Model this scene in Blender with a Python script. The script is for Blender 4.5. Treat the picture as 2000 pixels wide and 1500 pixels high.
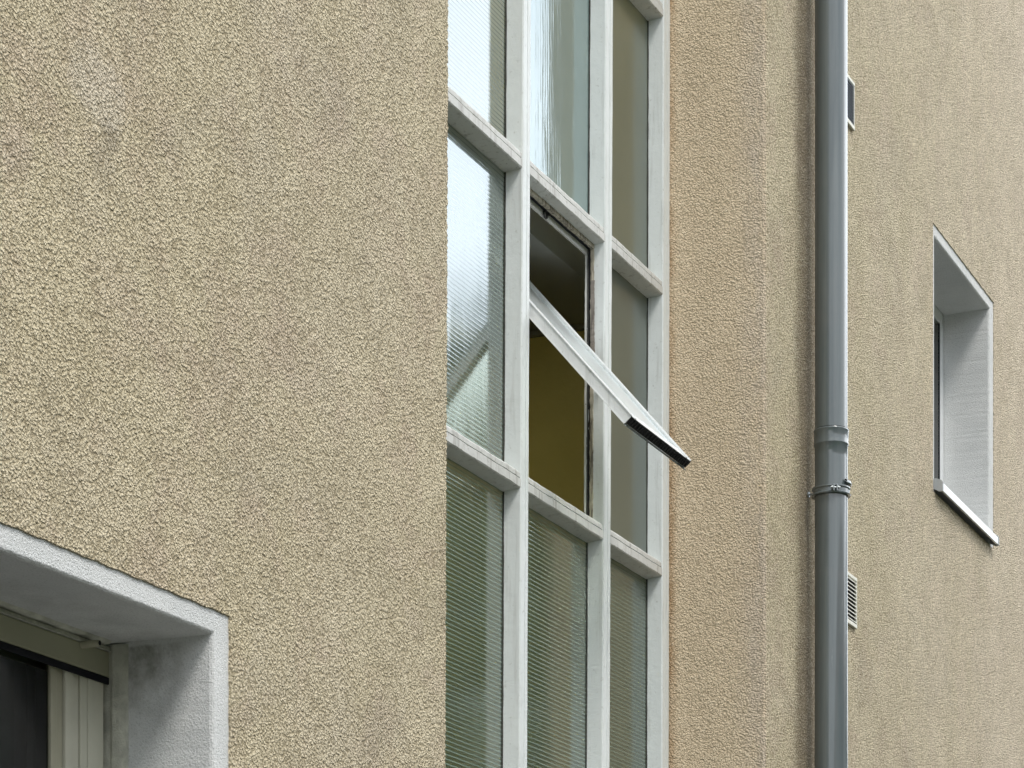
import bpy, bmesh, math, random
from mathutils import Vector, Matrix
random.seed(7)
for o in list(bpy.data.objects): bpy.data.objects.remove(o)
S = bpy.context.scene
COL = S.collection
R = math.radians
# ------------------------------------------------------------------ camera
# facade runs along +X, the inside of the building is +Y, camera stands close to it and looks along it
ZC = 1.6
cam = bpy.data.cameras.new('camera'); co = bpy.data.objects.new('camera', cam); COL.objects.link(co)
co.location = (0, 0, ZC)
co.rotation_euler = (R(90), 0, R(-66.31))
cam.sensor_width = 36; cam.lens = 36 * 5220 / 2000
cam.shift_y = (2375 - 750) / 2000
cam.clip_start = 0.05; cam.clip_end = 2000
S.camera = co
# ------------------------------------------------------------------ world + sun (overcast)
W = bpy.data.worlds.new('World'); S.world = W; W.use_nodes = True
nt = W.node_tree; nt.nodes.clear()
out = nt.nodes.new('ShaderNodeOutputWorld'); bg = nt.nodes.new('ShaderNodeBackground')
sky = nt.nodes.new('ShaderNodeTexSky'); sky.sky_type = 'NISHITA'; sky.sun_disc = False
sky.sun_elevation = R(48); sky.sun_rotation = R(150)
sky.air_density = 1.0; sky.dust_density = 3.0; sky.ozone_density = 1.0
tc = nt.nodes.new('ShaderNodeTexCoord')
mp = nt.nodes.new('ShaderNodeMapping'); mp.inputs['Scale'].default_value = (1, 1, 2.2)
no = nt.nodes.new('ShaderNodeTexNoise'); no.inputs['Scale'].default_value = 2.6; no.inputs['Detail'].default_value = 6
rp = nt.nodes.new('ShaderNodeValToRGB')
rp.color_ramp.elements[0].position = .32; rp.color_ramp.elements[0].color = (5.0, 5.5, 6.0, 1)
rp.color_ramp.elements[1].position = .68; rp.color_ramp.elements[1].color = (10.5, 10.7, 10.9, 1)
mx = nt.nodes.new('ShaderNodeMix'); mx.data_type = 'RGBA'; mx.inputs[0].default_value = .88
nt.links.new(tc.outputs['Generated'], mp.inputs[0]); nt.links.new(mp.outputs[0], no.inputs['Vector'])
nt.links.new(no.outputs['Fac'], rp.inputs[0])
nt.links.new(sky.outputs[0], mx.inputs[6]); nt.links.new(rp.outputs[0], mx.inputs[7])
# the cloud is thinner and much brighter low over the open end of the yard
nrmz = nt.nodes.new('ShaderNodeVectorMath'); nrmz.operation = 'NORMALIZE'; nt.links.new(tc.outputs['Generated'], nrmz.inputs[0])
dot = nt.nodes.new('ShaderNodeVectorMath'); dot.operation = 'DOT_PRODUCT'; nt.links.new(nrmz.outputs[0], dot.inputs[0])
dot.inputs[1].default_value = Vector((.86, -.38, .36)).normalized()
mr = nt.nodes.new('ShaderNodeMapRange'); mr.interpolation_type = 'SMOOTHSTEP'; nt.links.new(dot.outputs['Value'], mr.inputs[0])
mr.inputs[1].default_value = .76; mr.inputs[2].default_value = .97; mr.inputs[3].default_value = .95; mr.inputs[4].default_value = 2.6
sc = nt.nodes.new('ShaderNodeVectorMath'); sc.operation = 'SCALE'; nt.links.new(mx.outputs[2], sc.inputs[0]); nt.links.new(mr.outputs[0], sc.inputs['Scale'])
nt.links.new(sc.outputs[0], bg.inputs[0]); bg.inputs[1].default_value = .12
nt.links.new(bg.outputs[0], out.inputs[0])
sun = bpy.data.lights.new('sun', 'SUN'); so = bpy.data.objects.new('sun', sun); COL.objects.link(so)
sun.energy = 1.5; sun.angle = R(16); sun.color = (1, .96, .9)
SUN_DIR = Vector((-.62, -.85, 1.55)).normalized()      # towards the sun
so.rotation_euler = SUN_DIR.to_track_quat('Z', 'Y').to_euler()
so.location = (0, -10, 20)
S.view_settings.view_transform = 'Standard'; S.view_settings.look = 'None'
S.view_settings.exposure = 0.52; S.view_settings.gamma = 1
S.render.engine = 'CYCLES'
S.cycles.max_bounces = 7; S.cycles.diffuse_bounces = 3; S.cycles.glossy_bounces = 4
# ------------------------------------------------------------------ helpers
def tag(o, label=None, cat=None, group=None, kind=None):
    if label: o['label'] = label
    if cat: o['category'] = cat
    if group: o['group'] = group
    if kind: o['kind'] = kind
    return o
def empty(name, loc=(0, 0, 0), parent=None):
    o = bpy.data.objects.new(name, None); COL.objects.link(o); o.location = loc; o.empty_display_size = .2
    if parent: o.parent = parent
    return o
def obj(name, bm, mat, parent=None, smooth=False, loc=None):
    me = bpy.data.meshes.new(name); bmesh.ops.recalc_face_normals(bm, faces=bm.faces) if getattr(bm, 'fixn', True) is True and not smooth == 'raw' else None
    bm.to_mesh(me); bm.free()
    mats = mat if isinstance(mat, (list, tuple)) else [mat]
    for m in mats: me.materials.append(m)
    if smooth is True:
        for p in me.polygons: p.use_smooth = True
    o = bpy.data.objects.new(name, me); COL.objects.link(o)
    if parent:
        o.parent = parent
        o.matrix_parent_inverse = Matrix.Translation(-Vector(parent_world(parent)))
    return o
def parent_world(p):
    v = Vector((0, 0, 0))
    while p is not None:
        v += p.location + (p.matrix_parent_inverse.translation if p.parent else Vector())
        p = p.parent
    return v
def box(bm, x0, x1, y0, y1, z0, z1, bev=0.0):
    r = bmesh.ops.create_cube(bm, size=1)
    vs = r['verts']
    for v in vs:
        v.co = Vector(((x0 + x1) / 2 + v.co.x * (x1 - x0), (y0 + y1) / 2 + v.co.y * (y1 - y0), (z0 + z1) / 2 + v.co.z * (z1 - z0)))
    if bev > 0:
        es = list({e for v in vs for e in v.link_edges})
        bmesh.ops.bevel(bm, geom=es, offset=bev, segments=2, affect='EDGES', profile=.6)
def prism(bm, pts, f, t0, t1, n=1, jit=0.0, caps=True):
    """profile pts (a,b) swept; f(a,b,t)->xyz"""
    rings = []
    for k in range(n + 1):
        t = t0 + (t1 - t0) * k / n
        rings.append([bm.verts.new(f(a + random.uniform(-jit, jit), b + random.uniform(-jit, jit), t)) for a, b in pts])
    m = len(pts)
    for k in range(n):
        for i in range(m):
            bm.faces.new((rings[k][i], rings[k][(i + 1) % m], rings[k + 1][(i + 1) % m], rings[k + 1][i]))
    if caps:
        bm.faces.new(rings[0][::-1]); bm.faces.new(rings[-1])
def lathe(bm, prof, cx, cy, seg=48, a0=0, a1=2 * math.pi, close=True):
    rings = []
    full = abs(a1 - a0 - 2 * math.pi) < 1e-6
    ns = seg if full else seg + 1
    for r, z in prof:
        rings.append([bm.verts.new((cx + r * math.cos(a0 + (a1 - a0) * i / seg), cy + r * math.sin(a0 + (a1 - a0) * i / seg), z)) for i in range(ns)])
    for k in range(len(prof) - 1):
        for i in range(seg):
            j = (i + 1) % ns
            bm.faces.new((rings[k][i], rings[k][j], rings[k + 1][j], rings[k + 1][i]))
def tube(bm, pts, r, seg=8, close=False):
    pts = [Vector(p) for p in pts]; rings = []
    for i, p in enumerate(pts):
        a = pts[max(i - 1, 0)]; b = pts[min(i + 1, len(pts) - 1)]
        d = (b - a).normalized()
        up = Vector((0, 0, 1)) if abs(d.z) < .9 else Vector((1, 0, 0))
        u = d.cross(up).normalized(); w = d.cross(u).normalized()
        rr = r[i] if isinstance(r, (list, tuple)) else r
        rings.append([bm.verts.new(p + rr * (math.cos(2 * math.pi * k / seg) * u + math.sin(2 * math.pi * k / seg) * w)) for k in range(seg)])
    for k in range(len(rings) - 1):
        for i in range(seg):
            bm.faces.new((rings[k][i], rings[k][(i + 1) % seg], rings[k + 1][(i + 1) % seg], rings[k + 1][i]))
    bm.faces.new(rings[0][::-1]); bm.faces.new(rings[-1])
# ------------------------------------------------------------------ materials
class N:
    def __init__(s, name):
        s.m = bpy.data.materials.new(name); s.m.use_nodes = True; s.t = s.m.node_tree; s.t.nodes.clear()
        s.out = s.t.nodes.new('ShaderNodeOutputMaterial')
        s.tc = s.t.nodes.new('ShaderNodeTexCoord'); s.co = s.tc.outputs['Object']
    def l(s, a, b): s.t.links.new(a, b)
    def set(s, sock, v):
        if hasattr(v, 'is_output') or isinstance(v, bpy.types.NodeSocket): s.l(v, sock)
        else: sock.default_value = v
    def node(s, typ, **kw):
        n = s.t.nodes.new(typ)
        for k, v in kw.items(): setattr(n, k, v)
        return n
    def map(s, scale=(1, 1, 1), loc=(0, 0, 0), rot=(0, 0, 0)):
        n = s.node('ShaderNodeMapping'); s.l(s.co, n.inputs[0]); n.inputs['Scale'].default_value = scale
        n.inputs['Location'].default_value = loc; n.inputs['Rotation'].default_value = rot
        return n.outputs[0]
    def noise(s, scale, detail=3, rough=.5, dist=0, vec=None):
        n = s.node('ShaderNodeTexNoise'); s.l(vec or s.co, n.inputs['Vector'])
        n.inputs['Scale'].default_value = scale; n.inputs['Detail'].default_value = detail
        n.inputs['Roughness'].default_value = rough; n.inputs['Distortion'].default_value = dist
        return n.outputs['Fac']
    def ramp(s, fac, p0, p1, c0=0.0, c1=1.0, interp='LINEAR'):
        n = s.node('ShaderNodeMapRange'); n.interpolation_type = 'SMOOTHSTEP' if interp == 'SMOOTH' else 'LINEAR'
        s.l(fac, n.inputs[0]); n.inputs[1].default_value = p0; n.inputs[2].default_value = p1
        n.inputs[3].default_value = c0; n.inputs[4].default_value = c1
        return n.outputs[0]
    def mix(s, f, a, b, blend='MIX'):
        n = s.node('ShaderNodeMix', data_type='RGBA', blend_type=blend)
        s.set(n.inputs[0], f)
        for i, v in ((6, a), (7, b)):
            if isinstance(v, tuple): n.inputs[i].default_value = (*v[:3], 1)
            else: s.l(v, n.inputs[i])
        return n.outputs[2]
    def math(s, op, a, b=0.0, c=None):
        n = s.node('ShaderNodeMath', operation=op); s.set(n.inputs[0], a); s.set(n.inputs[1], b)
        if c is not None: s.set(n.inputs[2], c)
        return n.outputs[0]
    def sep(s, vec=None):
        n = s.node('ShaderNodeSeparateXYZ'); s.l(vec or s.co, n.inputs[0]); return n.outputs
    def bump(s, h, dist, strength=1.0, normal=None):
        n = s.node('ShaderNodeBump'); s.l(h, n.inputs['Height']); n.inputs['Distance'].default_value = dist
        n.inputs['Strength'].default_value = strength
        if normal: s.l(normal, n.inputs['Normal'])
        return n.outputs[0]
    def pbsdf(s, color, rough=.8, normal=None, spec=.3, metal=0.0):
        n = s.node('ShaderNodeBsdfPrincipled')
        if isinstance(color, tuple): n.inputs['Base Color'].default_value = (*color[:3], 1)
        else: s.l(color, n.inputs['Base Color'])
        s.set(n.inputs['Roughness'], rough); n.inputs['Specular IOR Level'].default_value = spec
        n.inputs['Metallic'].default_value = metal
        if normal: s.l(normal, n.inputs['Normal'])
        s.l(n.outputs[0], s.out.inputs[0])
        return n
def band(n, v, c, w, soft):
    """1 inside |v-c|<w, fading over soft"""
    d = n.math('ABSOLUTE', n.math('SUBTRACT', v, c))
    return n.ramp(d, w, w + soft, 1.0, 0.0, 'SMOOTH')

def mat_stucco():
    n = N('roughcast_render')
    warp = n.noise(70, 2, .5, 0)
    g = n.noise(128, 2.5, .55, .9)
    g2 = n.noise(230, 2, .5, .3)
    vo = n.node('ShaderNodeTexVoronoi', feature='F1'); vo.inputs['Scale'].default_value = 132
    wv_ = n.node('ShaderNodeVectorMath', operation='ADD'); n.l(n.co, wv_.inputs[0])
    wn = n.node('ShaderNodeTexNoise'); wn.inputs['Scale'].default_value = 60; n.l(n.co, wn.inputs['Vector'])
    ws = n.node('ShaderNodeVectorMath', operation='SCALE'); n.l(wn.outputs['Color'], ws.inputs[0]); ws.inputs['Scale'].default_value = .012
    n.l(ws.outputs[0], wv_.inputs[1]); n.l(wv_.outputs[0], vo.inputs['Vector'])
    st = n.math('SUBTRACT', .78, vo.outputs['Distance'])
    dens = n.math('ADD', n.ramp(n.noise(3.1, 4, .6, .4), .3, .7, -.03, .03), n.ramp(n.noise(17, 3, .6, .8), .35, .7, -.03, .03))
    h = n.math('ADD', n.math('ADD', n.math('MULTIPLY', g, .52), n.math('MULTIPLY', g2, .22)), n.math('ADD', n.math('MULTIPLY', st, .45), dens))
    x, y, z = n.sep()
    big = n.noise(1.1, 4, .6, .4)
    med = n.noise(4.5, 4, .6, .3)
    streak = n.noise(1.0, 4, .6, .2, n.map((5.5, 5.5, .55)))
    base = n.mix(n.ramp(big, .35, .65), (.655, .57, .39), (.685, .60, .435))
    base = n.mix(n.ramp(med, .5, .78, 0, .75), base, (.60, .48, .375))          # pinkish worn patches
    base = n.mix(n.ramp(n.noise(2.3, 5, .65, .5, n.map((1, 1, 1), (4, 2, 7))), .52, .75, 0, .5), base, (.47, .42, .34))
    # reveal side (Y beyond the face) gets a warmer, paler base colour
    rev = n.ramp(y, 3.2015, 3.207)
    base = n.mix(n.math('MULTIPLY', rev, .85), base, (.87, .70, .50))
    # far part of the facade is paler, weathered in vertical streaks
    far = n.ramp(x, 11.0, 14.8, 0, 1)
    base = n.mix(n.math('MULTIPLY', far, .85), base, (.88, .76, .62))
    far2 = n.ramp(x, 9.72, 9.8, 0, 1)
    base = n.mix(n.math('MULTIPLY', far2, n.ramp(streak, .40, .68, 0, .12)), base, (.50, .46, .32))
    base = n.mix(n.math('MULTIPLY', n.ramp(x, 10.5, 11.2), n.ramp(streak, .62, .4, 0, .12)), base, (.80, .69, .58))
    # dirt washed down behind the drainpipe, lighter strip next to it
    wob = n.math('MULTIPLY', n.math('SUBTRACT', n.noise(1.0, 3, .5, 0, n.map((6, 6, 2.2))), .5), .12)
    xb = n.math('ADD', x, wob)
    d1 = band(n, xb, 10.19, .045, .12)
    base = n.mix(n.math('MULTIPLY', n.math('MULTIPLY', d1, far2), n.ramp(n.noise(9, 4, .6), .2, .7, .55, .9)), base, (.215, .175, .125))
    d2 = band(n, x, 10.30, .006, .02)
    base = n.mix(n.math('MULTIPLY', n.math('MULTIPLY', d2, far2), .65), base, (.52, .41, .30))
    # grey wear along the corner arris and the rusty line beside the glazing
    d3 = band(n, xb, 9.70, .01, .05)
    base = n.mix(n.math('MULTIPLY', d3, n.math('MULTIPLY', n.ramp(y, 3.24, 3.20), n.ramp(n.noise(7, 4, .6), .35, .65, 0, .14))), base, (.45, .40, .34))
    d4 = n.math('MULTIPLY', rev, n.ramp(y, 3.22, 3.36, 1, 0, 'SMOOTH'))
    base = n.mix(n.math('MULTIPLY', d4, n.ramp(n.noise(5, 5, .65, 0, n.map((1, 3, 1))), .35, .65, .1, .6)), base, (.66, .57, .50))
    d5 = n.math('MULTIPLY', rev, n.ramp(y, 3.55, 3.60, 0, 1, 'SMOOTH'))
    base = n.mix(n.math('MULTIPLY', d5, n.ramp(n.noise(8, 4, .6, 0, n.map((1, 1, .6))), .35, .6, .1, .8)), base, (.46, .27, .13))
    # two soft dark stains on the near wall
    for cx, cz, rx, rz, a in ((5.075, 1.6 + 2.40, .045, .035, .5), (5.04, 1.6 + 2.33, .05, .05, .25), (4.55, 1.6 + 2.45, .12, .08, .22), (6.5, 1.6 + 3.3, .12, .3, .15), (5.9, 1.6 + 3.0, .03, .02, .3), (5.2, 1.6 + 2.75, .03, .02, .25)):
        dx = n.math('DIVIDE', n.math('SUBTRACT', x, cx), rx); dz = n.math('DIVIDE', n.math('SUBTRACT', z, cz), rz)
        dd = n.math('ADD', n.math('MULTIPLY', dx, dx), n.math('MULTIPLY', dz, dz))
        dd = n.math('ADD', dd, n.math('MULTIPLY', n.math('SUBTRACT', n.noise(9, 3, .6), .5), 1.8))
        base = n.mix(n.ramp(dd, 0, 1.3, a, 0, 'SMOOTH'), base, (.24, .21, .165))
    dx = n.math('DIVIDE', n.math('SUBTRACT', x, 5.02), .13); dz = n.math('DIVIDE', n.math('SUBTRACT', z, 4.08), .10)
    dd = n.math('ADD', n.math('ADD', n.math('MULTIPLY', dx, dx), n.math('MULTIPLY', dz, dz)), n.math('MULTIPLY', n.math('SUBTRACT', n.noise(14, 4, .6), .5), 2.4))
    base = n.mix(n.ramp(dd, .1, 1.1, .38, 0, 'SMOOTH'), base, (.74, .68, .58))
    # shade between the grains and bright grain tops put into the colour, with some dirt
    pit = n.math('MULTIPLY', n.ramp(h, .40, .53, .60, 0), n.math('SUBTRACT', 1.0, n.math('MULTIPLY', rev, .45)))
    base = n.mix(pit, base, (.22, .175, .10))
    base = n.mix(n.ramp(h, .54, .70, 0, .55), base, (.90, .80, .61))
    nrm = n.bump(h, .017, .9)
    n.pbsdf(base, .93, nrm, .12)
    return n.m
def mat_plaster():
    n = N('white_fine_render')
    x, y, z = n.sep()
    g = n.noise(190, 3, .6, .6)
    big = n.noise(3.2, 5, .6, .4)
    base = n.mix(n.ramp(big, .35, .7), (.69, .705, .70), (.79, .795, .785))
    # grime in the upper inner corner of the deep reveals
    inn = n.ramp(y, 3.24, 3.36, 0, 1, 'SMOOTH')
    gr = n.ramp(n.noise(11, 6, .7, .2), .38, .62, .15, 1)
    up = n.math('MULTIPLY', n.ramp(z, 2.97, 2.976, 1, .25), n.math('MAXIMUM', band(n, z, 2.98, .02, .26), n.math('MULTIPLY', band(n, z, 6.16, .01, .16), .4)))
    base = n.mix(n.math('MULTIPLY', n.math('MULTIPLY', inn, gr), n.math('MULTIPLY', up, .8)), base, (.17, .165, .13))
    # fine dark specks
    base = n.mix(n.ramp(g, .46, .33, 0, .38), base, (.33, .34, .34))
    nrm = n.bump(g, .006, .8)
    n.pbsdf(base, .9, nrm, .15)
    return n.m
def mat_paint(name, col, dirt=(.30, .29, .25), rough=.5, amt=.5, drip=True, spec=.35, streaks=0.0):
    n = N(name)
    a = n.noise(9, 5, .65, .4); f = n.noise(60, 4, .6, .3)
    v = n.noise(1.0, 5, .65, .3, n.map((38, 38, 2.5)))
    base = n.mix(n.ramp(a, .42, .75, 0, amt * .5), col, tuple(c * .82 for c in col))
    base = n.mix(n.ramp(v, .55, .8, 0, amt), base, dirt)
    base = n.mix(n.ramp(f, .62, .76, 0, amt * .9), base, dirt)
    if streaks:
        w = n.noise(1.0, 3, .6, .2, n.map((75, 75, 9)))
        base = n.mix(n.ramp(w, .45, .62, 0, streaks), base, (.06, .05, .04))
    nrm = n.bump(n.noise(34, 4, .6), .0025, .6)
    n.pbsdf(base, rough, nrm, spec)
    return n.m
def mat_ribbed(name, rib=1.0, tint=(.10, .155, .13), rough=.085, wav=.0, ior=3.3, vert=0.0, refr=.7):
    n = N(name)
    x, y, z = n.sep()
    hz = n.math('MULTIPLY', z, 2 * math.pi / .0152)
    wv = n.math('POWER', n.math('MAXIMUM', n.math('SINE', n.math('ADD', hz, n.math('MULTIPLY', n.noise(14, 2, .5), 1.1))), .0), 2.0)
    spots = n.noise(90, 2, .5)
    nrm = n.bump(wv, .00022 * rib, 1.0) if rib > 0 else None
    vv = n.math('MULTIPLY', n.math('SINE', n.math('MULTIPLY', x, 2 * math.pi / .021)), .5)
    nrm = n.bump(vv, .00012 * max(0, .45 - rib), 1.0, nrm) if rib < .4 else nrm
    big = n.noise(1.0, 3, .5, .4, n.map((9, 9, 2.0)))
    nrm = n.bump(big, .0014 + wav * .02, .5, nrm)
    if wav:
        nrm = n.bump(n.noise(1.0, 4, .6, .6, n.map((70, 70, 3.5))), .004 * wav, .8, nrm)
    dirt = n.ramp(n.noise(3.2, 5, .65, .4), .3, .75, 0, .6)
    colr = n.mix(dirt, tint, tuple(c * 1.35 for c in (tint[0], tint[1] * .95, tint[2] * .9)))
    if rib > 0:
        colr = n.mix(n.ramp(wv, .3, .9, 0, min(.95, .25 + .7 * rib)), colr, (.30, .39, .32))  # light lines along the ribs: their sky glints put into the colour
    d = n.node('ShaderNodeBsdfDiffuse'); n.l(colr, d.inputs[0]); n.l(nrm, d.inputs['Normal'])
    rf = n.node('ShaderNodeBsdfRefraction'); rf.inputs['Color'].default_value = (.90, .95, .84, 1)
    rf.inputs['Roughness'].default_value = .42; rf.inputs['IOR'].default_value = 1.03
    m1 = n.node('ShaderNodeMixShader'); m1.inputs[0].default_value = refr
    if rib > 0: n.l(n.math('MULTIPLY', n.ramp(wv, .15, .8, 1, .12), refr), m1.inputs[0])
    n.l(d.outputs[0], m1.inputs[1]); n.l(rf.outputs[0], m1.inputs[2])
    g = n.node('ShaderNodeBsdfGlossy'); g.inputs['Color'].default_value = (.92, .98, 1, 1); g.inputs['Roughness'].default_value = rough
    n.l(nrm, g.inputs['Normal'])
    fr = n.node('ShaderNodeFresnel'); fr.inputs['IOR'].default_value = ior
    n.l(nrm, fr.inputs['Normal'])
    m2 = n.node('ShaderNodeMixShader'); n.l(fr.outputs[0], m2.inputs[0]); n.l(m1.outputs[0], m2.inputs[1]); n.l(g.outputs[0], m2.inputs[2])
    n.l(m2.outputs[0], n.out.inputs[0])
    return n.m
def mat_clear(name, tint=(.8, .88, .84), ior=1.45):
    n = N(name)
    t = n.node('ShaderNodeBsdfTransparent'); t.inputs[0].default_value = (*tint, 1)
    g = n.node('ShaderNodeBsdfGlossy'); g.inputs['Roughness'].default_value = .02
    nrm = n.bump(n.noise(2.2, 2, .5), .004, .5); n.l(nrm, g.inputs['Normal'])
    fr = n.node('ShaderNodeFresnel'); fr.inputs['IOR'].default_value = ior
    m = n.node('ShaderNodeMixShader'); n.l(fr.outputs[0], m.inputs[0]); n.l(t.outputs[0], m.inputs[1]); n.l(g.outputs[0], m.inputs[2])
    n.l(m.outputs[0], n.out.inputs[0]); return n.m
def mat_simple(name, col, rough=.8, spec=.3, var=.15, scale=8, metal=0.0, bump=0.0):
    n = N(name)
    a = n.noise(scale, 5, .6, .3)
    base = n.mix(n.ramp(a, .3, .7), tuple(c * (1 - var) for c in col), tuple(min(1, c * (1 + var)) for c in col))
    nrm = n.bump(n.noise(scale * 8, 3, .6), bump, .7) if bump else None
    n.pbsdf(base, rough, nrm, spec, metal); return n.m
def mat_pipe():
    n = N('grey_zinc_pipe')
    v = n.noise(1.0, 5, .6, .3, n.map((26, 26, 1.3)))
    a = n.noise(5, 5, .6, .3)
    base = n.mix(n.ramp(v, .35, .68), (.08, .104, .113), (.125, .152, .160))
    base = n.mix(n.ramp(a, .5, .8, 0, .4), base, (.15, .155, .16))
    base = n.mix(n.ramp(n.noise(1.0, 4, .7, .2, n.map((60, 60, 5))), .66, .8, 0, .5), base, (.30, .32, .33))
    nrm = n.bump(n.noise(1.0, 1.5, .4, 0, n.map((7, 7, 2))), .0025, .5)
    p = n.pbsdf(base, n.ramp(a, .3, .7, .30, .42), nrm, .5)
    p.inputs['Coat Weight'].default_value = .75; p.inputs['Coat Roughness'].default_value = .07; p.inputs['Coat IOR'].default_value = 1.75
    return n.m
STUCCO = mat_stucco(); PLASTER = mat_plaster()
WHITE = mat_paint('white_gloss_paint', (.74, .78, .775), (.34, .34, .31), .40, .55)
WHITE_T = mat_paint('weathered_white_paint', (.63, .635, .61), (.20, .185, .155), .55, .95)
WOOD = mat_paint('peeling_cream_timber', (.50, .46, .37), (.16, .12, .08), .75, .8, streaks=.75)
WOODG = mat_paint('bare_grey_timber', (.30, .27, .24), (.08, .06, .05), .8, .9, streaks=.5)
SASH = mat_paint('sash_white_paint', (.82, .84, .84), (.40, .41, .38), .34, .6, spec=.5)
CREAM = mat_simple('cream_grey_plastic', (.40, .385, .29), .5, .4, .10, 6)
CREAM2 = mat_simple('pale_cream_plastic', (.62, .61, .51), .45, .4, .08, 6)
FASCIA = mat_simple('olive_grey_fascia', (.40, .39, .29), .55, .35, .10, 4)
BEAD = mat_simple('sealant_bead', (.52, .52, .45), .8, .2, .25, 25, bump=.004)
BLACK = mat_simple('black_rubber', (.012, .012, .013), .55, .4, .3, 60, bump=.003)
RUBB = mat_simple('worn_rubber', (.022, .022, .022), .6, .4, .7, 90, bump=.006)
GAP = mat_simple('dark_gap', (.012, .013, .018), .8, .2, .1, 10)
PIPE = mat_pipe()
METAL = mat_simple('galvanised_metal', (.34, .37, .38), .35, .5, .3, 40, metal=.55)
ALU = mat_simple('white_aluminium', (.80, .82, .83), .3, .5, .05, 8)
ALUE = mat_simple('grey_end_cap', (.40, .42, .43), .5, .4, .1, 12)
VENTM = mat_paint('vent_cream_paint', (.80, .79, .71), (.3, .28, .22), .6, .5)
RIB = mat_ribbed('ribbed_wired_glass', rib=.85, ior=2.5)
RIBM = mat_ribbed('ribbed_pale_glass', rib=.5, tint=(.075, .11, .09))
RIBT = mat_ribbed('finely_ribbed_glass', rib=.22, tint=(.07, .10, .085))
FLAT = mat_ribbed('flat_obscured_glass', rib=0, tint=(.10, .12, .10), ior=1.75, rough=.18, refr=.25)
RIBS = mat_ribbed('faint_ribbed_glass', rib=.3, tint=(.085, .11, .085), ior=1.75, refr=.3, rough=.14)
OLD = mat_ribbed('rippled_old_glass', rib=0, wav=.06, tint=(.16, .235, .235), rough=.05, ior=2.7, refr=.14)
SASHG = mat_ribbed('wet_frosted_glass', rib=0, tint=(.45, .48, .47), rough=.32, refr=.85, ior=1.6)
CLEAR = mat_clear('clear_glass'); 
YEL = mat_simple('ochre_wall_paint', (.86, .75, .32), .85, .2, .06, 2.5, bump=.004)
CEIL = mat_simple('grey_ceiling_paint', (.30, .30, .28), .9, .2, .08, 3)
ROOM = mat_simple('room_dark_wall', (.10, .13, .125), .9, .2, .1, 3)
CURT = mat_simple('pale_curtain', (.12, .17, .16), .95, .1, .15, 7)
CONC = mat_simple('concrete_pavers', (.07, .068, .065), .9, .2, .2, 3, bump=.01)
GRASSM = mat_simple('grass_green', (.055, .085, .03), .95, .1, .3, 3)
LEAF = mat_simple('leaf_green', (.065, .12, .04), .7, .3, .35, 2)
BARK = mat_simple('bark_brown', (.11, .085, .065), .9, .1, .3, 12, bump=.02)
OPP = mat_simple('opposite_render', (.28, .26, .22), .9, .1, .08, 1.5, bump=.004)
ROOF = mat_simple('roof_tile', (.16, .08, .055), .8, .2, .2, 5, bump=.02)
# ------------------------------------------------------------------ ground
bm = bmesh.new()
vs = [bm.verts.new(p) for p in ((-400, -400, 0), (400, -400, 0), (400, 400, 0), (-400, 400, 0))]; bm.faces.new(vs)
tag(obj('ground', bm, GRASSM), kind='structure')
bm = bmesh.new(); box(bm, -10, 60, -3.0, 3.18, .004, .05)
tag(obj('pavement', bm, CONC), kind='structure')
# ------------------------------------------------------------------ the building
D = 3.2
G0, GL = 3.592, 3.655            # front of the glazing bars, glass plane
XA, XB = 6.838, 9.707            # the two corners of the stairwell recess
LX0, LX1, LZ0, LZ1 = 3.7, 5.535, 1.45, 2.984      # left window opening (inner edge of its white surround)
LT = .060; LTS = .076
RX0, RX1, RZ0, RZ1 = 12.21, 13.29, 4.99, 6.168    # right window
RT = .055; RTS = .078; RTL = .045
TOP = 11.0; XMIN = -3.0; XMAX = 34.0
B = empty('apartment_building', (9, D, 0))
tag(B, 'beige roughcast apartment building with a tall recessed white-framed stairwell window', 'building')

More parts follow.
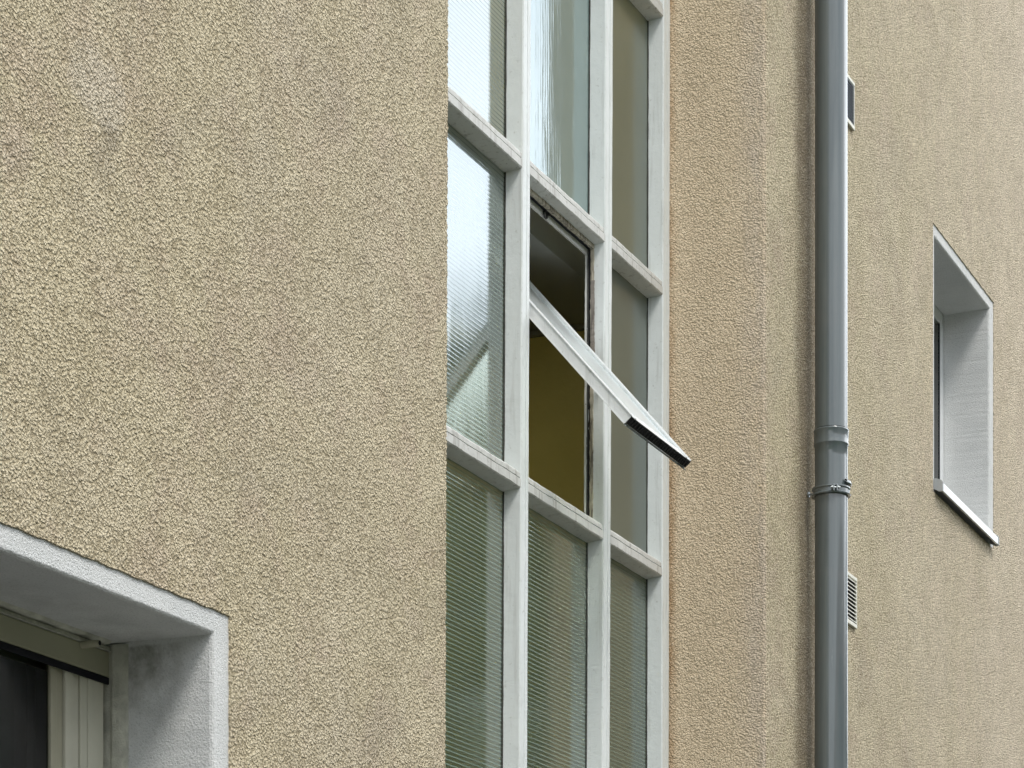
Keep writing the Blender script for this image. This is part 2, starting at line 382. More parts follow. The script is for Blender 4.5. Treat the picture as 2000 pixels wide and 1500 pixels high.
def leanA(x, z): return x + .009 * (z - 4.3) if abs(x - XA) < 1e-6 else x
def wall_mesh():
    bm = bmesh.new()
    holes = [(LX0 - LTS, LX1 + LTS, LZ0 - .03, LZ1 + LT), (RX0 - RTL, RX1 + RTS, RZ0 - .02, RZ1 + RT)]
    def quad(x0, x1, z0, z1, y=D):
        f = bm.faces.new([bm.verts.new(p) for p in ((x0, y, z0), (x1, y, z0), (x1, y, z1), (x0, y, z1))]); return f
    def jcol(xa, ya, xb, yb, z0, z1, lean=False, ja=0, jb=0):
        """vertical strip between two vertical lines, the lines ragged by ja / jb"""
        n = int((z1 - z0) / .007)
        pa = pb = None
        for i in range(n + 1):
            z = z0 + (z1 - z0) * i / n
            a = bm.verts.new((leanA(xa, z) + JIT[(round(xa, 3), round(ya, 3))][i % 1999] * ja, ya, z))
            b = bm.verts.new((leanA(xb, z) + JIT[(round(xb, 3), round(yb, 3))][i % 1999] * jb, yb, z))
            if pa: bm.faces.new((pa, pb, b, a))
            pa, pb = a, b
    class J(dict):
        def __missing__(s, k):
            s[k] = [random.gauss(0, 1) for _ in range(1999)]; return s[k]
    JIT = J()
    # near wall
    h = holes[0]
    quad(XMIN, h[0], 0, TOP); quad(h[0], h[1], 0, h[2]); quad(h[0], h[1], h[3], TOP); quad(h[1], 6.80, 0, TOP)
    jcol(6.80, D, XA, D, 0, TOP, ja=0, jb=.0026)
    jcol(XA, D, XA, 3.66, 0, TOP, ja=.0026, jb=0)
    # recess right side and far wall, with a slightly rounded arris
    bm.faces.new([bm.verts.new(p) for p in ((XB, 3.66, 0), (XB, D + .014, 0), (XB, D + .014, TOP), (XB, 3.66, TOP))])
    jcol(XB, D + .014, XB + .005, D + .004, 0, TOP, ja=0, jb=0)
    jcol(XB + .005, D + .004, XB + .016, D, 0, TOP, ja=0, jb=0)
    h = holes[1]
    quad(XB + .016, 9.80, 0, TOP)
    quad(9.80, h[0], 0, TOP); quad(h[0], h[1], 0, h[2]); quad(h[0], h[1], h[3], TOP); quad(h[1], XMAX, 0, TOP)
    # 5 mm thick edge of the render around the white surrounds
    for x0, x1, z0, z1 in holes:
        e = D + .012
        for a, b in (((x0, z0), (x0, z1)), ((x0, z1), (x1, z1)), ((x1, z1), (x1, z0)), ((x1, z0), (x0, z0))):
            L = math.hypot(b[0] - a[0], b[1] - a[1]); m = int(L / .006); cx, cz = (x0 + x1) / 2, (z0 + z1) / 2
            hz = abs(b[0] - a[0]) > abs(b[1] - a[1]); prev = None
            for i in range(m + 1):
                px, pz = a[0] + (b[0] - a[0]) * i / m, a[1] + (b[1] - a[1]) * i / m
                q = .0022 + .0011 * math.sin(i * .37) + random.uniform(-.0009, .0012)
                if hz: ix, iz = min(max(px, x0 + .002), x1 - .002), pz + (q if pz < cz else -q)
                else: ix, iz = px + (q if px < cx else -q), min(max(pz, z0 + .002), z1 - .002)
                cur = (bm.verts.new((px, D, pz)), bm.verts.new((ix, D, iz)), bm.verts.new((ix, e, iz)))
                if prev:
                    bm.faces.new((prev[0], cur[0], cur[1], prev[1])); bm.faces.new((prev[1], cur[1], cur[2], prev[2]))
                prev = cur
    # roof slab, end walls, back
    quad(XMIN, XMAX, 0, TOP, 12.0)
    for x in (XMIN, XMAX): bm.faces.new([bm.verts.new(p) for p in ((x, D, 0), (x, 12, 0), (x, 12, TOP), (x, D, TOP))])
    for x0, x1, y0, y1 in ((XMIN, 6.8, D, 12), (9.716, XMAX, D, 12), (6.8, 9.716, 7, 12), (6.8, 9.716, 3.66, 3.9)):      # roof, with an unseen opening added over the stairs to brighten the stairwell
        bm.faces.new([bm.verts.new(p) for p in ((x0, y0, TOP), (x1, y0, TOP), (x1, y1, TOP), (x0, y1, TOP))])
    return bm
wb = wall_mesh()
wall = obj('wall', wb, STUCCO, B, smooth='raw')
# white plaster surrounds with deep reveals
def surround(x0, x1, z0, z1, tl, tr, tt, depth, parent, bottom=True):
    """loops from outer edge on the face to the back of the reveal, arris softened"""
    bm = bmesh.new()
    y = D + .005
    loops = [(-1, y + .007), (-1, y), (0.0, y), (.3, y + .0008), (.7, y + .004), (1.0, y + .010), (1.0, D + depth)]
    r = .009
    rings = []
    NX, NZ = 90, 90
    def ring(k, yy):
        if k < 0: a = (x0 - tl, x1 + tr, z0 - .03, z1 + tt)
        else:
            o = r * (1 - k); a = (x0 - o, x1 + o, z0 - o, z1 + o)
        X0, X1, Z0, Z1 = a; pts = []
        for i in range(NX): pts.append((X0 + (X1 - X0) * i / NX, Z0))
        for i in range(NZ): pts.append((X1, Z0 + (Z1 - Z0) * i / NZ))
        for i in range(NX): pts.append((X1 - (X1 - X0) * i / NX, Z1))
        for i in range(NZ): pts.append((X0, Z1 - (Z1 - Z0) * i / NZ))
        j = .0004 if 0 <= k <= 1 and yy < y + .02 else 0
        return [bm.verts.new((p[0] + random.gauss(0, j), yy, p[1] + random.gauss(0, j))) for p in pts]
    for k, yy in loops: rings.append(ring(k, yy))
    m = len(rings[0])
    for a, b in zip(rings, rings[1:]):
        for i in range(m):
            f = bm.faces.new((a[i], a[(i + 1) % m], b[(i + 1) % m], b[i]))
    return obj('surround', bm, PLASTER, parent, smooth='raw')

# ---- left window
LW = empty('window', (LX1, D + .3, LZ0), B); LW.matrix_parent_inverse = Matrix.Translation(-Vector(B.location))
tag(LW, 'dark window in a deep white reveal with an olive shutter box')
surround(LX0, LX1, LZ0, LZ1, LTS, LTS, LT, .40, LW)
YW = 3.49
bm = bmesh.new(); box(bm, LX0 + .002, LX1 - .004, YW, YW + .10, LZ1 - .0815, LZ1 - .020, .004)
obj('shutter_box', bm, FASCIA, LW)
bm = bmesh.new()
prism(bm, [(YW - .006, LZ1 - .019), (YW + .1, LZ1 - .019), (YW + .1, LZ1 - .0085), (YW - .002, LZ1 - .0085)], lambda a, b, t: (t, a, b), LX0, LX1 - .004)
prism(bm, [(YW - .016, LZ1 - .0065), (YW + .1, LZ1 - .0065), (YW + .1, LZ1 + .002), (YW - .026, LZ1 + .002)], lambda a, b, t: (t, a, b + .0009 * math.sin(t * 41) + .0006 * math.sin(t * 97)), LX0, LX1 - .03, n=60)
obj('sealing_strip', bm, BEAD, LW)
bm = bmesh.new()      # rounded jamb bead between plaster and frame
prof = [(LX1 + .002, YW + .09), (LX1 - .004, YW + .09), (LX1 - .006, YW - .002), (LX1 - .011, YW - .012), (LX1 - .009, YW - .03), (LX1 - .004, YW - .048), (LX1 + .002, YW - .052)]
prism(bm, prof, lambda a, b, t: (a, b, t), LZ0, LZ1 - .004, n=70, jit=.0005)
obj('jamb_bead', bm, BEAD, LW)
bm = bmesh.new()      # small drain spout on the shutter box
sx, sz = 5.408, LZ1 - .026
tube(bm, [(sx, YW + .004, sz), (sx, YW - .046, sz), (sx, YW - .050, sz)], [.0088, .0085, .0075], 20)
obj('spout', bm, CREAM, LW)
bm = bmesh.new(); tube(bm, [(sx, YW - .047, sz), (sx, YW - .0508, sz)], [.0056, .0056], 16); obj('spout_hole', bm, GAP, LW)
bm = bmesh.new(); box(bm, LX0, LX1 - .005, YW + .0005, YW + .0045, LZ1 - .099, LZ1 - .0825)
obj('shadow_gap', bm, GAP, LW)
# vertical profile: guide rail, frame, casement
bm = bmesh.new()
box(bm, 5.4475, 5.514, YW + .006, YW + .055, LZ0, LZ1 - .085, .003)
box(bm, 5.516, 5.529, YW + .022, YW + .055, LZ0, LZ1 - .085, .001)
obj('guide_rail', bm, CREAM2, LW)
bm = bmesh.new()
box(bm, 5.418, 5.446, YW + .009, YW + .055, LZ0, LZ1 - .085, .002)
box(bm, 5.386, 5.416, YW + .014, YW + .040, LZ0, LZ1 - .085, .002)
box(bm, 5.352, 5.384, YW + .008, YW + .060, LZ0, LZ1 - .085, .003)
obj('frame', bm, CREAM2, LW)
bm = bmesh.new()
box(bm, 5.323, 5.350, YW + .016, YW + .030, LZ0, LZ1 - .085, .002)
box(bm, 5.296, 5.321, YW + .012, YW + .024, LZ0, LZ1 - .085, .003)
obj('casement', bm, CREAM, LW)
bm = bmesh.new()
f = bm.faces.new([bm.verts.new(p) for p in ((LX0, YW + .020, LZ0), (5.30, YW + .020, LZ0), (5.30, YW + .020, LZ1 - .09), (LX0, YW + .020, LZ1 - .09))])
obj('pane', bm, CLEAR, LW, smooth='raw')
def room(x0, x1, y0, y1, z0, z1, mat, name, parent):
    bm = bmesh.new()
    P = lambda x, y, z: bm.verts.new((x, y, z))
    bm.faces.new((P(x0, y1, z0), P(x1, y1, z0), P(x1, y1, z1), P(x0, y1, z1)))
    bm.faces.new((P(x0, y0, z0), P(x0, y1, z0), P(x0, y1, z1), P(x0, y0, z1)))
    bm.faces.new((P(x1, y0, z0), P(x1, y1, z0), P(x1, y1, z1), P(x1, y0, z1)))
    bm.faces.new((P(x0, y0, z1), P(x1, y0, z1), P(x1, y1, z1), P(x0, y1, z1)))
    bm.faces.new((P(x0, y0, z0), P(x1, y0, z0), P(x1, y1, z0), P(x0, y1, z0)))
    return obj(name, bm, mat, parent, smooth='raw')
room(2.0, 6.7, 3.62, 7.5, .6, 3.3, ROOM, 'room_lining', LW)
bm = bmesh.new()
prev = None
for i in range(60):
    x = 5.30 + i * .010; y = 3.70 + .018 * math.sin(i * 1.1) + .01 * math.sin(i * .37)
    a = bm.verts.new((x, y, 1.2)); b = bm.verts.new((x, y, 2.95))
    if prev: bm.faces.new((prev[0], a, b, prev[1]))
    prev = (a, b)
obj('curtain', bm, CURT, LW, smooth=True)

# ---- right window
RW = empty('window', (RX1, D + .24, RZ0), B); RW.matrix_parent_inverse = Matrix.Translation(-Vector(B.location))
tag(RW, 'small window with white reveal and projecting white metal sill')
surround(RX0, RX1, RZ0 - .03, RZ1, RTL, RTS, RT, .34, RW)
YR = 3.44
bm = bmesh.new()
box(bm, 13.225, RX1 - .003, YR, YR + .06, RZ0, RZ1 - .002, .004)
box(bm, RX0 + .003, RX0 + .06, YR, YR + .06, RZ0, RZ1 - .002, .004)
box(bm, RX0 + .061, 13.224, YR + .001, YR + .06, RZ1 - .062, RZ1 - .003, .004)
obj('frame', bm, ALU, RW)
bm = bmesh.new(); box(bm, 13.2145, 13.2245, YR + .003, YR + .03, RZ0, RZ1 - .064); obj('seal', bm, GAP, RW)
bm = bmesh.new(); bm.faces.new([bm.verts.new(p) for p in ((RX0, YR + .006, RZ0), (13.214, YR + .006, RZ0), (13.214, YR + .006, RZ1 - .062), (RX0, YR + .006, RZ1 - .062))])
obj('pane', bm, CLEAR, RW, smooth='raw')
room(11.5, 14.5, 3.56, 6.0, 4.2, 6.6, ROOM, 'room_lining', RW)
bm = bmesh.new()      # folded aluminium sill
yf = D - .038
prof = [(YR, RZ0 + .050), (D, RZ0 + .032), (yf, RZ0 + .024), (yf, RZ0 - .012), (yf + .010, RZ0 - .012), (yf + .010, RZ0 - .008), (yf + .0025, RZ0 - .008), (yf + .0025, RZ0 + .021), (D, RZ0 + .029), (YR, RZ0 + .047)]
prism(bm, prof, lambda a, b, t: (t, a, b), RX0 - .006, RX1 + .004)
obj('sill', bm, ALU, RW)
for xx in (RX0 - .020, RX1 + .004):
    bm = bmesh.new()
    prism(bm, [(D + .004, RZ0 + .045), (D - .006, RZ0 + .046), (yf + .006, RZ0 + .036), (yf - .002, RZ0 + .026), (yf - .002, RZ0 - .015), (yf + .014, RZ0 - .018), (D + .004, RZ0 - .002)],
          lambda a, b, t: (t, a, b), xx, xx + .014)
    obj('sill_end_cap', bm, ALUE, RW)

# ---- stairwell glazing
SW = empty('stairwell_window', (XA, G0, 1.0), B); SW.matrix_parent_inverse = Matrix.Translation(-Vector(B.location))
tag(SW, 'tall grid of white bars and ribbed glass panes with one pane hanging open')
ZB, ZT = .3, 10.0
Z0 = 4.42
bars = [(6.842, 6.90, .009), (7.515, 7.583, .012), (8.267, 8.333, .0125), (9.018, 9.090, .0125), (9.626, 9.700, .006)]
def mull_profile(x0, x1):
    t = .006; b = .004; c = (x0 + x1) / 2 + .004; g = .0022
    return [(x0 - t, GL + .010), (x0 - t, GL), (x0, G0 + b), (x0 + b, G0), (c - g, G0), (c - g * .6, G0 + .0045), (c + g * .6, G0 + .0045), (c + g, G0), (x1 - b, G0), (x1, G0 + b), (x1 + t, GL), (x1 + t, GL + .010)]
for x0, x1, k in bars:
    bm = bmesh.new()
    prism(bm, mull_profile(x0, x1), lambda a, b, t, k=k: (a + k * (t - Z0), b, t), ZB, ZT, n=160, jit=.0005)
    obj('mullion', bm, WHITE, SW)
PUTTY = mat_simple('dark_putty', (.06, .06, .055), .9, .1, .4, 40)
for x0, x1, k in bars[1:]:
    bm = bmesh.new()
    prism(bm, [(x0 - .0088, GL - .0012), (x0 - .0055, GL - .0045), (x0 - .0055, GL + .001), (x0 - .0088, GL + .001)], lambda a, b, t, k=k: (a + k * (t - Z0), b, t), ZB, ZT, n=200, jit=.0006)
    obj('putty_line', bm, PUTTY, SW)
bm = bmesh.new()   # sealant strip and outer rebate between last bar and render
prism(bm, [(9.696, G0 + .012), (9.7075, G0 + .004), (9.7075, GL + .05), (9.694, GL + .05)], lambda a, b, t: (a + .003 * (t - Z0), b, t), ZB, ZT, n=200, jit=.0008)
obj('edge_sealant', bm, BEAD, SW)
trans = [(1.340, 1.398), (2.455, 2.511), (3.538, 3.593), (4.607, 4.662), (5.70, 5.755)]      # relative to the camera height
trans = [(a + ZC, b + ZC) for a, b in trans]
cols = [(bars[i][1], bars[i + 1][0], bars[i][2], bars[i + 1][2]) for i in range(4)]
def tr_profile(z0, z1):
    t = .008; b = .004; c = z0 + (z1 - z0) * .60; g = .0026; y = G0 + .0015
    return [(GL + .010, z0 - t), (GL, z0 - t), (y + b, z0), (y, z0 + b), (y, c - g), (y + .016, c - g * .6), (y + .016, c + g * .6), (y + .0025, c + g), (y + .0025, z1 - b * 1.5), (y + b * 1.5, z1), (GL, z1 + t * .6), (GL + .010, z1 + t * .6)]
for (z0, z1) in trans:
    for ci, (x0, x1, ka, kb) in enumerate(cols):
        bm = bmesh.new()
        xa = x0 + ka * (z0 - Z0) - .002; xb = x1 + kb * (z0 - Z0) + .002
        prism(bm, tr_profile(z0, z1), lambda a, b, t: (t, a, b + .0006 * math.sin(t * 31)), xa, xb, n=40, jit=.0005)
        obj('transom', bm, WHITE_T, SW)
zlev = [ZB] + [v for z0, z1 in trans for v in (z0 - .006, z1 + .004)] + [ZT]
for ci, (x0, x1, ka, kb) in enumerate(cols):
    for r in range(0, len(zlev), 2):
        a, b = zlev[r], zlev[r + 1]; row = r // 2
        if ci == 2 and row == 2: continue
        mt = RIB
        if ci == 2 and row in (3, 4): mt = OLD
        elif ci == 3: mt = RIBS if row < 2 else FLAT
        elif row == 2: mt = RIBM
        elif row >= 3: mt = RIBT
        bm = bmesh.new()
        ti = random.uniform(-.0006, .0006)
        vs = [bm.verts.new((x + (k) * (z - Z0), GL + ti * s, z)) for x, k, z, s in ((x0 - .003, ka, a, 0), (x1 + .003, kb, a, 1), (x1 + .003, kb, b, 1), (x0 - .003, ka, b, 0))]
        bm.faces.new(vs); obj('pane', bm, mt, SW, smooth='raw')
# fixed timber lining of the opening pane
ox0, ox1 = 8.333, 9.018; oz0, oz1 = 2.511 + ZC, 3.538 + ZC
def shx(x, z): return x + .0125 * (z - Z0)
def lining(y0, y1, inset, mat, name, bottom=True, zin=None, jit=.0006):
    zin = zin or inset
    bm = bmesh.new()
    e = .0015
    prism(bm, [(ox1 - inset, y0), (ox1 + .006, y0), (ox1 + .006, y1), (ox1 - inset, y1)], lambda a, b, t: (shx(a, t), b, t), oz0, oz1 - zin - e, n=80, jit=jit)
    prism(bm, [(ox0 - .006, y0), (ox0 + inset * .5, y0), (ox0 + inset * .5, y1), (ox0 - .006, y1)], lambda a, b, t: (shx(a, t), b, t), oz0, oz1 - zin - e, n=40, jit=jit)
    prism(bm, [(y0, oz1 - zin), (y0, oz1 + .004), (y1, oz1 + .004), (y1, oz1 - zin)], lambda a, b, t: (t, a, b), shx(ox0, oz1) - .002, shx(ox1, oz1) + .002, n=40, jit=jit)
    if bottom:
        prism(bm, [(y0, oz0 - .004), (y0, oz0 + .004), (y1, oz0 + .004), (y1, oz0 - .004)], lambda a, b, t: (t, a, b), shx(ox0, oz0) + inset * .6, shx(ox1, oz0) - inset, n=10)
    return obj(name, bm, mat, SW)
lining(G0 + .040, G0 + .052, .010, WOOD, 'timber_lining', zin=.020, jit=.0012)
lining(G0 + .0525, G0 + .066, .006, GAP, 'rebate_gap', zin=.018, bottom=False, jit=.0002)
lining(G0 + .0665, G0 + .073, .011, WHITE_T, 'inner_frame', zin=.040)
bm = bmesh.new()   # peeled bare strip on the right jamb
zz0, zz1 = 3.10 + ZC, 3.40 + ZC
prism(bm, [(-.0132, 0), (-.0105, 0), (-.0105, .0145), (-.0132, .0145)], lambda a, b, t: (shx(ox1 + a, t), G0 + .0352 + b - .006 * max(0, (zz0 + .12 - t) / .2), t), zz0, zz1, n=50, jit=.0009)
obj('peeled_strip', bm, WOODG, SW)
bm = bmesh.new()   # iron eye hanging from the frame
ring = [(8.62 + .016 * math.cos(a), G0 + .062, oz1 - .030 + .012 * math.sin(a)) for a in [i * math.pi / 8 for i in range(17)]]
tube(bm, ring, .0035, 8)
tube(bm, [(8.635, G0 + .062, oz1 - .028), (8.66, G0 + .060, oz1 - .018)], .0035, 8)
obj('iron_eye', bm, BLACK, SW)
# the open centre-pivot sash
th = R(40.7)
wv = Vector((0, -math.sin(th), -math.cos(th))); ne = Vector((0, -math.cos(th), math.sin(th)))
PV = Vector((0, 3.568, 3.048 + ZC)); HL = .500; sx0, sx1 = 8.352, 8.932
def SP(x, v, w): return Vector((x, 0, 0)) + PV + wv * v + ne * w
def sbox(bm, x0, x1, v0, v1, w0, w1, bev=.0015):
    vs0 = len(bm.verts)
    r = bmesh.ops.create_cube(bm, size=1)['verts']
    for q in r:
        q.co = SP((x0 + x1) / 2 + q.co.x * (x1 - x0), (v0 + v1) / 2 + q.co.y * (v1 - v0), (w0 + w1) / 2 + q.co.z * (w1 - w0))
    if bev: bmesh.ops.bevel(bm, geom=list({e for q in r for e in q.link_edges}), offset=bev, segments=2, affect='EDGES')
TH = .0165; FR = .040
bm = bmesh.new()
sbox(bm, sx0, sx0 + FR, -HL, HL, -TH, TH, .003); sbox(bm, sx1 - FR, sx1, -HL, HL, -TH, TH, .003)
sbox(bm, sx0 + FR + .0005, sx1 - FR - .0005, -HL + .001, -HL + FR, -TH + .001, TH - .001, .003)
sbox(bm, sx0 + FR + .0005, sx1 - FR - .0005, HL - FR, HL - .001, -TH + .001, TH - .001, .003)
obj('open_sash', bm, SASH, SW)['label'] = 'white sash frame swung out on its middle pivots'
bm = bmesh.new()
bm.faces.new([bm.verts.new(SP(x, v, TH - .007)) for x, v in ((sx0 + FR - .004, -HL + FR - .004), (sx1 - FR + .004, -HL + FR - .004), (sx1 - FR + .004, HL - FR + .004), (sx0 + FR - .004, HL - FR + .004))])
obj('sash_pane', bm, SASHG, SW, smooth='raw')
bm = bmesh.new()   # black ribbed rubber along the bottom rail
sbox(bm, sx0 + .004, sx1 - .003, HL + .0006, HL + .007, -TH + .004, TH - .002, .001)
k = 0
x = sx0 + .008
while x < sx1 - .02:
    u = random.random(); sbox(bm, x, x + .006 + .006 * u, HL + .0072, HL + .0095 + .003 * random.random(), -TH + .005 + .004 * random.random(), TH - .005 - .005 * random.random(), .0008); x += .019 + .008 * random.random()
obj('rubber_seal', bm, RUBB, SW)
bm = bmesh.new(); sbox(bm, sx0 + .002, sx1 + .002, HL - .004, HL + .012, -TH - .0035, -TH - .0008, .0005)
sbox(bm, sx1 - .004, sx1 + .010, HL + .008, HL + .011, -TH - .0035, -TH - .0012, 0)
obj('metal_drip_strip', bm, METAL, SW)
bm = bmesh.new()   # pivot
tube(bm, [(sx1 - .004, PV.y, PV.z), (9.03, PV.y + .03, PV.z)], .008, 12)
obj('pivot', bm, METAL, SW)
# inside of the stairwell
SX0, SX1, SY0 = 6.80, 9.716, 3.706
bm = bmesh.new()
P = lambda x, y, z: bm.verts.new((x, y, z))
for xx in (SX0, SX1): bm.faces.new((P(xx, SY0, .2), P(xx, 7, .2), P(xx, 7, TOP), P(xx, SY0, TOP)))
bm.faces.new((P(SX0, 7, .2), P(SX1, 7, .2), P(SX1, 7, TOP), P(SX0, 7, TOP)))
obj('stairwell_wall', bm, YEL, SW, smooth='raw')
bm = bmesh.new()
box(bm, SX0 + .01, SX1 - .002, 3.76, 4.5, 5.095, 5.28, .004); obj('landing_slab', bm, CEIL, SW)
for za in (1.2,):
    bm = bmesh.new(); box(bm, SX0 + .01, SX1 - .002, 3.76, 6.98, za, za + .2, .004); obj('landing_slab', bm, CEIL, SW)
bm = bmesh.new(); box(bm, SX1 - .03, SX1 - .003, 3.80, 6.9, 5.072, 5.094, .004); obj('cornice', bm, CEIL, SW)
bm = bmesh.new()
bm.faces.new((P(SX0, SY0, .25), P(SX1, SY0, .25), P(SX1, 7, .25), P(SX0, 7, .25)))
obj('stairwell_floor', bm, CEIL, SW, smooth='raw'); bm = bmesh.new()

bm.faces.new((P(SX0, GL + .02, ZT - .01), P(SX1, GL + .02, ZT - .01), P(SX1, GL + .02, TOP), P(SX0, GL + .02, TOP)))
obj('lintel', bm, CEIL, SW, smooth='raw'); bm = bmesh.new()
bm.faces.new((P(SX0, GL + .02, 0), P(SX1, GL + .02, 0), P(SX1, GL + .02, ZB + .01), P(SX0, GL + .02, ZB + .01)))
obj('apron_panel', bm, CEIL, SW, smooth='raw')

# ------------------------------------------------------------------ drainpipe
PX, PY, PR = 10.223, 3.102, .0655
DP = empty('drainpipe', (PX, PY, 0)); tag(DP, 'straight grey metal drainpipe clamped to the beige wall', 'drainpipe')
bm = bmesh.new()
zs = 3.056 + ZC; ze = 3.115 + ZC
lathe(bm, [(PR, .15)] + [(PR + .0006 * math.sin(i), .2 + (zs - .25) * i / 12) for i in range(13)] + [(PR, zs - .004), (PR + .0030, zs), (PR + .0036, zs + .003), (PR + .0026, zs + .006), (PR + .0026, ze - .008), (PR + .0044, ze - .004), (PR + .0044, ze + .001), (PR + .001, ze + .003), (PR - .0012, ze + .0032), (PR - .0012, ze + .006), (PR - .001, TOP + .05)], PX, PY, 72)
obj('pipe', bm, PIPE, DP, smooth=True)
bm = bmesh.new(); lathe(bm, [(PR + .0025, ze + .0028), (PR - .0010, ze + .0030), (PR - .0010, ze + .0052), (PR + .0005, ze + .0048)], PX, PY, 60); obj('joint_seal', bm, BLACK, DP, smooth=True)
zc = 2.872 + ZC
for zcl in (zc,):
    bm = bmesh.new()
    rr = PR + .0015
    lathe(bm, [(rr, zcl - .018), (rr + .010, zcl - .018), (rr + .011, zcl - .014), (rr + .006, zcl - .009), (rr + .0055, zcl + .004), (rr + .0095, zcl + .009), (rr + .009, zcl + .014), (rr, zcl + .014)], PX, PY, 60)
    cl = obj('clamp', bm, PIPE, DP, smooth=False)
    bm = bmesh.new()   # upper half-shell flange, right side
    lathe(bm, [(rr, zcl + .020), (rr + .012, zcl + .022), (rr + .0145, zcl + .026), (rr + .012, zcl + .036), (rr + .004, zcl + .042), (rr, zcl + .036)], PX, PY, 40, R(-112), R(60))
    obj('clamp_flange', bm, PIPE, cl)
    bm = bmesh.new()
    a = R(-152); e = Vector((PX + (rr + .012) * math.cos(a), PY + (rr + .012) * math.sin(a), zcl - .002))
    t = Vector((-math.sin(a), math.cos(a), 0)); nn = Vector((math.cos(a), math.sin(a), 0))
    for sgn in (-1, 1):
        cc = e + t * .0065 * sgn
        q = bmesh.ops.create_cube(bm, size=1)['verts']
        for v in q: v.co = cc + t * v.co.x * .003 + nn * v.co.y * .022 + Vector((0, 0, v.co.z * .026))
    tube(bm, [e - t * .018 + nn * .004, e + t * .020 + nn * .004], .0035, 10)
    tube(bm, [e + t * .009 + nn * .004, e + t * .015 + nn * .004], .0068, 6)
    tube(bm, [e - t * .015 + nn * .004, e - t * .009 + nn * .004], .0068, 6)
    obj('clamp_screw', bm, METAL, cl)
    bm = bmesh.new(); tube(bm, [(PX + .004, PY + .07, zcl), (PX + .006, D + .01, zcl + .004)], .0045, 10)
    tube(bm, [(PX + .006, D - .006, zcl + .003), (PX + .006, D + .002, zcl + .003)], .011, 12)
    obj('wall_pin', bm, METAL, cl)
# ------------------------------------------------------------------ vents
def vent(x1, w, z0, z1, ns, label, closed):
    v = empty('vent_grille', (x1 - w / 2, D, z0)); tag(v, label, 'vent', 'vent grilles behind the drainpipe')
    x0 = x1 - w; y = D - .012; b = .014
    bm = bmesh.new()
    box(bm, x0, x1, y, D + .004, z1 - b, z1, .002); box(bm, x0, x1, y, D + .004, z0, z0 + b * 1.2, .002)
    box(bm, x0, x0 + b, y + .001, D + .004, z0 + b * 1.2, z1 - b, .001)
    box(bm, x1 - b * .45, x1 - .0005, y + .001, D + .004, z0 + b * 1.2, z1 - b, .001)
    obj('frame', bm, VENTM, v)
    bm = bmesh.new(); bm.faces.new([bm.verts.new(p) for p in ((x0 + .004, D - .002, z0 + .005), (x1 - .004, D - .002, z0 + .005), (x1 - .004, D - .002, z1 - .005), (x0 + .004, D - .002, z1 - .005))])
    obj('backing', bm, GAP, v)
    bm = bmesh.new(); H = (z1 - b) - (z0 + b * 1.2)
    for i in range(ns):
        z = z0 + b * 1.2 + H * (i + .5) / ns
        if closed: prism(bm, [(y + .001, z - .0026), (y + .001, z - .0012), (D - .003, z + .006), (D - .003, z + .0045)], lambda a, c, t: (t, a, c), x0 + b, x1 - b * .45)
        else: prism(bm, [(y + .0005, z - .0035), (y + .0005, z + .0005), (D - .003, z + .005), (D - .003, z + .002)], lambda a, c, t: (t, a, c), x0 + b, x1 - b * .45)
    obj('slats', bm, mat_simple('vent_blue_slat', (.34, .37, .42), .5, .4) if closed else VENTM, v)
vent(10.884, .21, 2.470 + ZC, 2.682 + ZC, 11, 'lower vent grille with pale cream slats and dark gaps beside the drainpipe', False)
vent(10.848, .20, 4.553 + ZC, 4.752 + ZC, 14, 'upper vent grille with narrow bluish-grey slats, mostly hidden by the drainpipe', True)
# ------------------------------------------------------------------ dry stem in the corner of the open pane
bm = bmesh.new()
for dx, h, c in ((0, .055, .010), (.006, .034, -.008)):
    tube(bm, [(8.372 + dx + c * (i / 6) ** 2, G0 + .02, oz0 + .004 + h * i / 6) for i in range(7)], [.0011 - .00012 * i for i in range(7)], 6)
tag(obj('dry_stem', bm, mat_simple('straw', (.42, .38, .18), .8)), 'thin dry stem growing from the lower left corner of the open pane', 'weed')

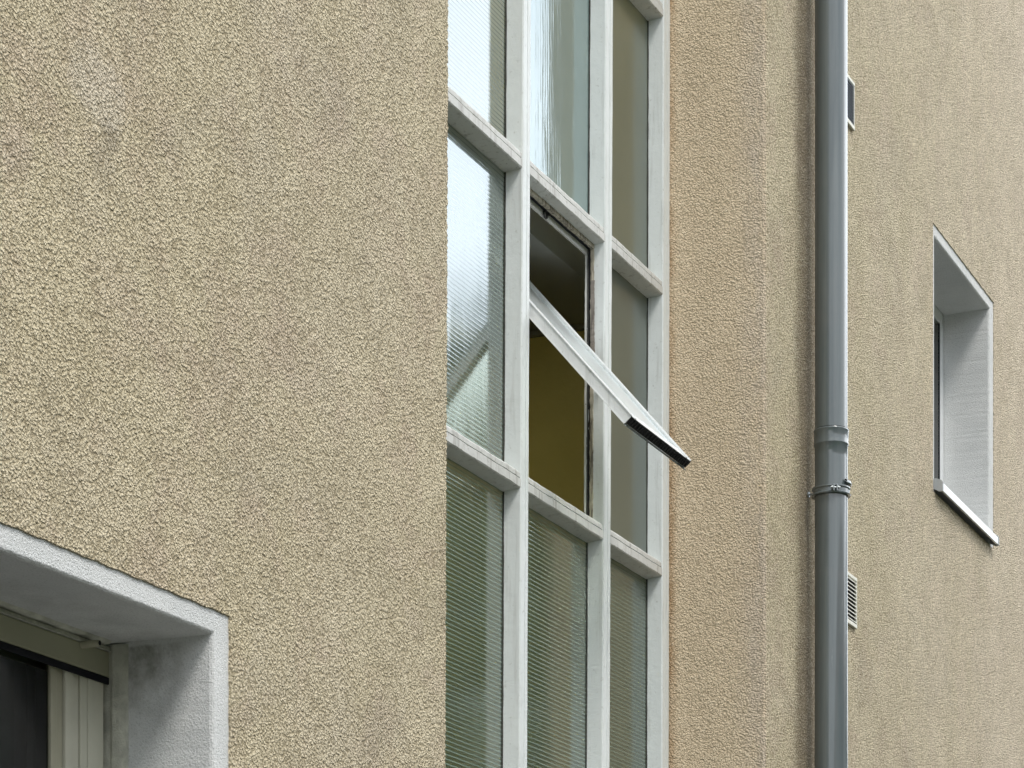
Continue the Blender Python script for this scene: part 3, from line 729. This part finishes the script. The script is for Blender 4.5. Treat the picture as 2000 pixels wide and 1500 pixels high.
# ------------------------------------------------------------------ what the glass reflects: trees across the yard, and a house added to block low sky light
def tree(x, y, h, r, label):
    t = empty('broadleaf_tree', (x, y, 0)); tag(t, label, 'tree', 'trees across the yard')
    bm = bmesh.new(); tube(bm, [(x, y, 0), (x + .1, y, h * .3), (x - .1, y + .1, h * .6), (x, y, h * .85)], [.24, .19, .12, .05], 12)
    for i in range(9):
        a = random.uniform(0, 6.28); z = h * random.uniform(.35, .7); L = r * random.uniform(.5, .8)
        tube(bm, [(x, y, z), (x + L * .5 * math.cos(a), y + L * .5 * math.sin(a), z + L * .35), (x + L * math.cos(a), y + L * math.sin(a), z + L * .6)], [.08, .05, .02], 7)
    obj('trunk', bm, BARK, t)
    bm = bmesh.new()
    for c in range(95):
        a = random.uniform(0, 6.28); u = random.uniform(-1, 1); rr = random.uniform(.35, 1) ** .6
        cx = x + r * rr * math.sqrt(1 - u * u) * math.cos(a); cy = y + r * rr * math.sqrt(1 - u * u) * math.sin(a); cz = h * .62 + h * .36 * rr * u
        for l in range(90):
            p = Vector((cx + random.gauss(0, .38), cy + random.gauss(0, .38), cz + random.gauss(0, .32)))
            q = Vector((random.gauss(0, 1), random.gauss(0, 1), random.gauss(0, 1))).normalized(); w = q.orthogonal().normalized(); s = random.uniform(.15, .28)
            qq = q.cross(w)
            bm.faces.new([bm.verts.new(p + w * s), bm.verts.new(p + qq * s * .6), bm.verts.new(p - w * s), bm.verts.new(p - qq * s * .6)])
    obj('crown', bm, LEAF, t, smooth='raw')
tree(30, -6.6, 12.6, 3.3, 'round green tree standing far across the yard')
tree(35, -3.2, 8.6, 2.6, 'smaller green tree nearest the facade line')
tree(27, -11.5, 9.8, 3.2, 'broad green tree at the yard edge')

OB = empty('sky_block_house', (20, -20, 0)); tag(OB, 'unseen long three storey house added across the yard to block low sky light', 'building')  # out of view, added to keep low sky light off the undersides
bm = bmesh.new(); box(bm, -40, 60, -30, -20, 0, 8.6); obj('wall', bm, OPP, OB)
bm = bmesh.new(); prism(bm, [(-30.4, 8.605), (-19.6, 8.605), (-25, 11.6)], lambda a, b, t: (t, a, b), -40.4, 60.4); obj('roof', bm, ROOF, OB)
for i in range(24):
    for zf in (1.0, 3.8, 6.4):
        x = -37 + i * 4.0
        bm = bmesh.new(); box(bm, x, x + 1.3, -20.02, -19.96, zf, zf + 1.4, .01); wn = obj('window', bm, ALU, OB)
        bm = bmesh.new(); bm.faces.new([bm.verts.new(p) for p in ((x + 1.22, -19.95, zf + .08), (x + .08, -19.95, zf + .08), (x + .08, -19.95, zf + 1.32), (x + 1.22, -19.95, zf + 1.32))]); obj('pane', bm, GAP, wn)
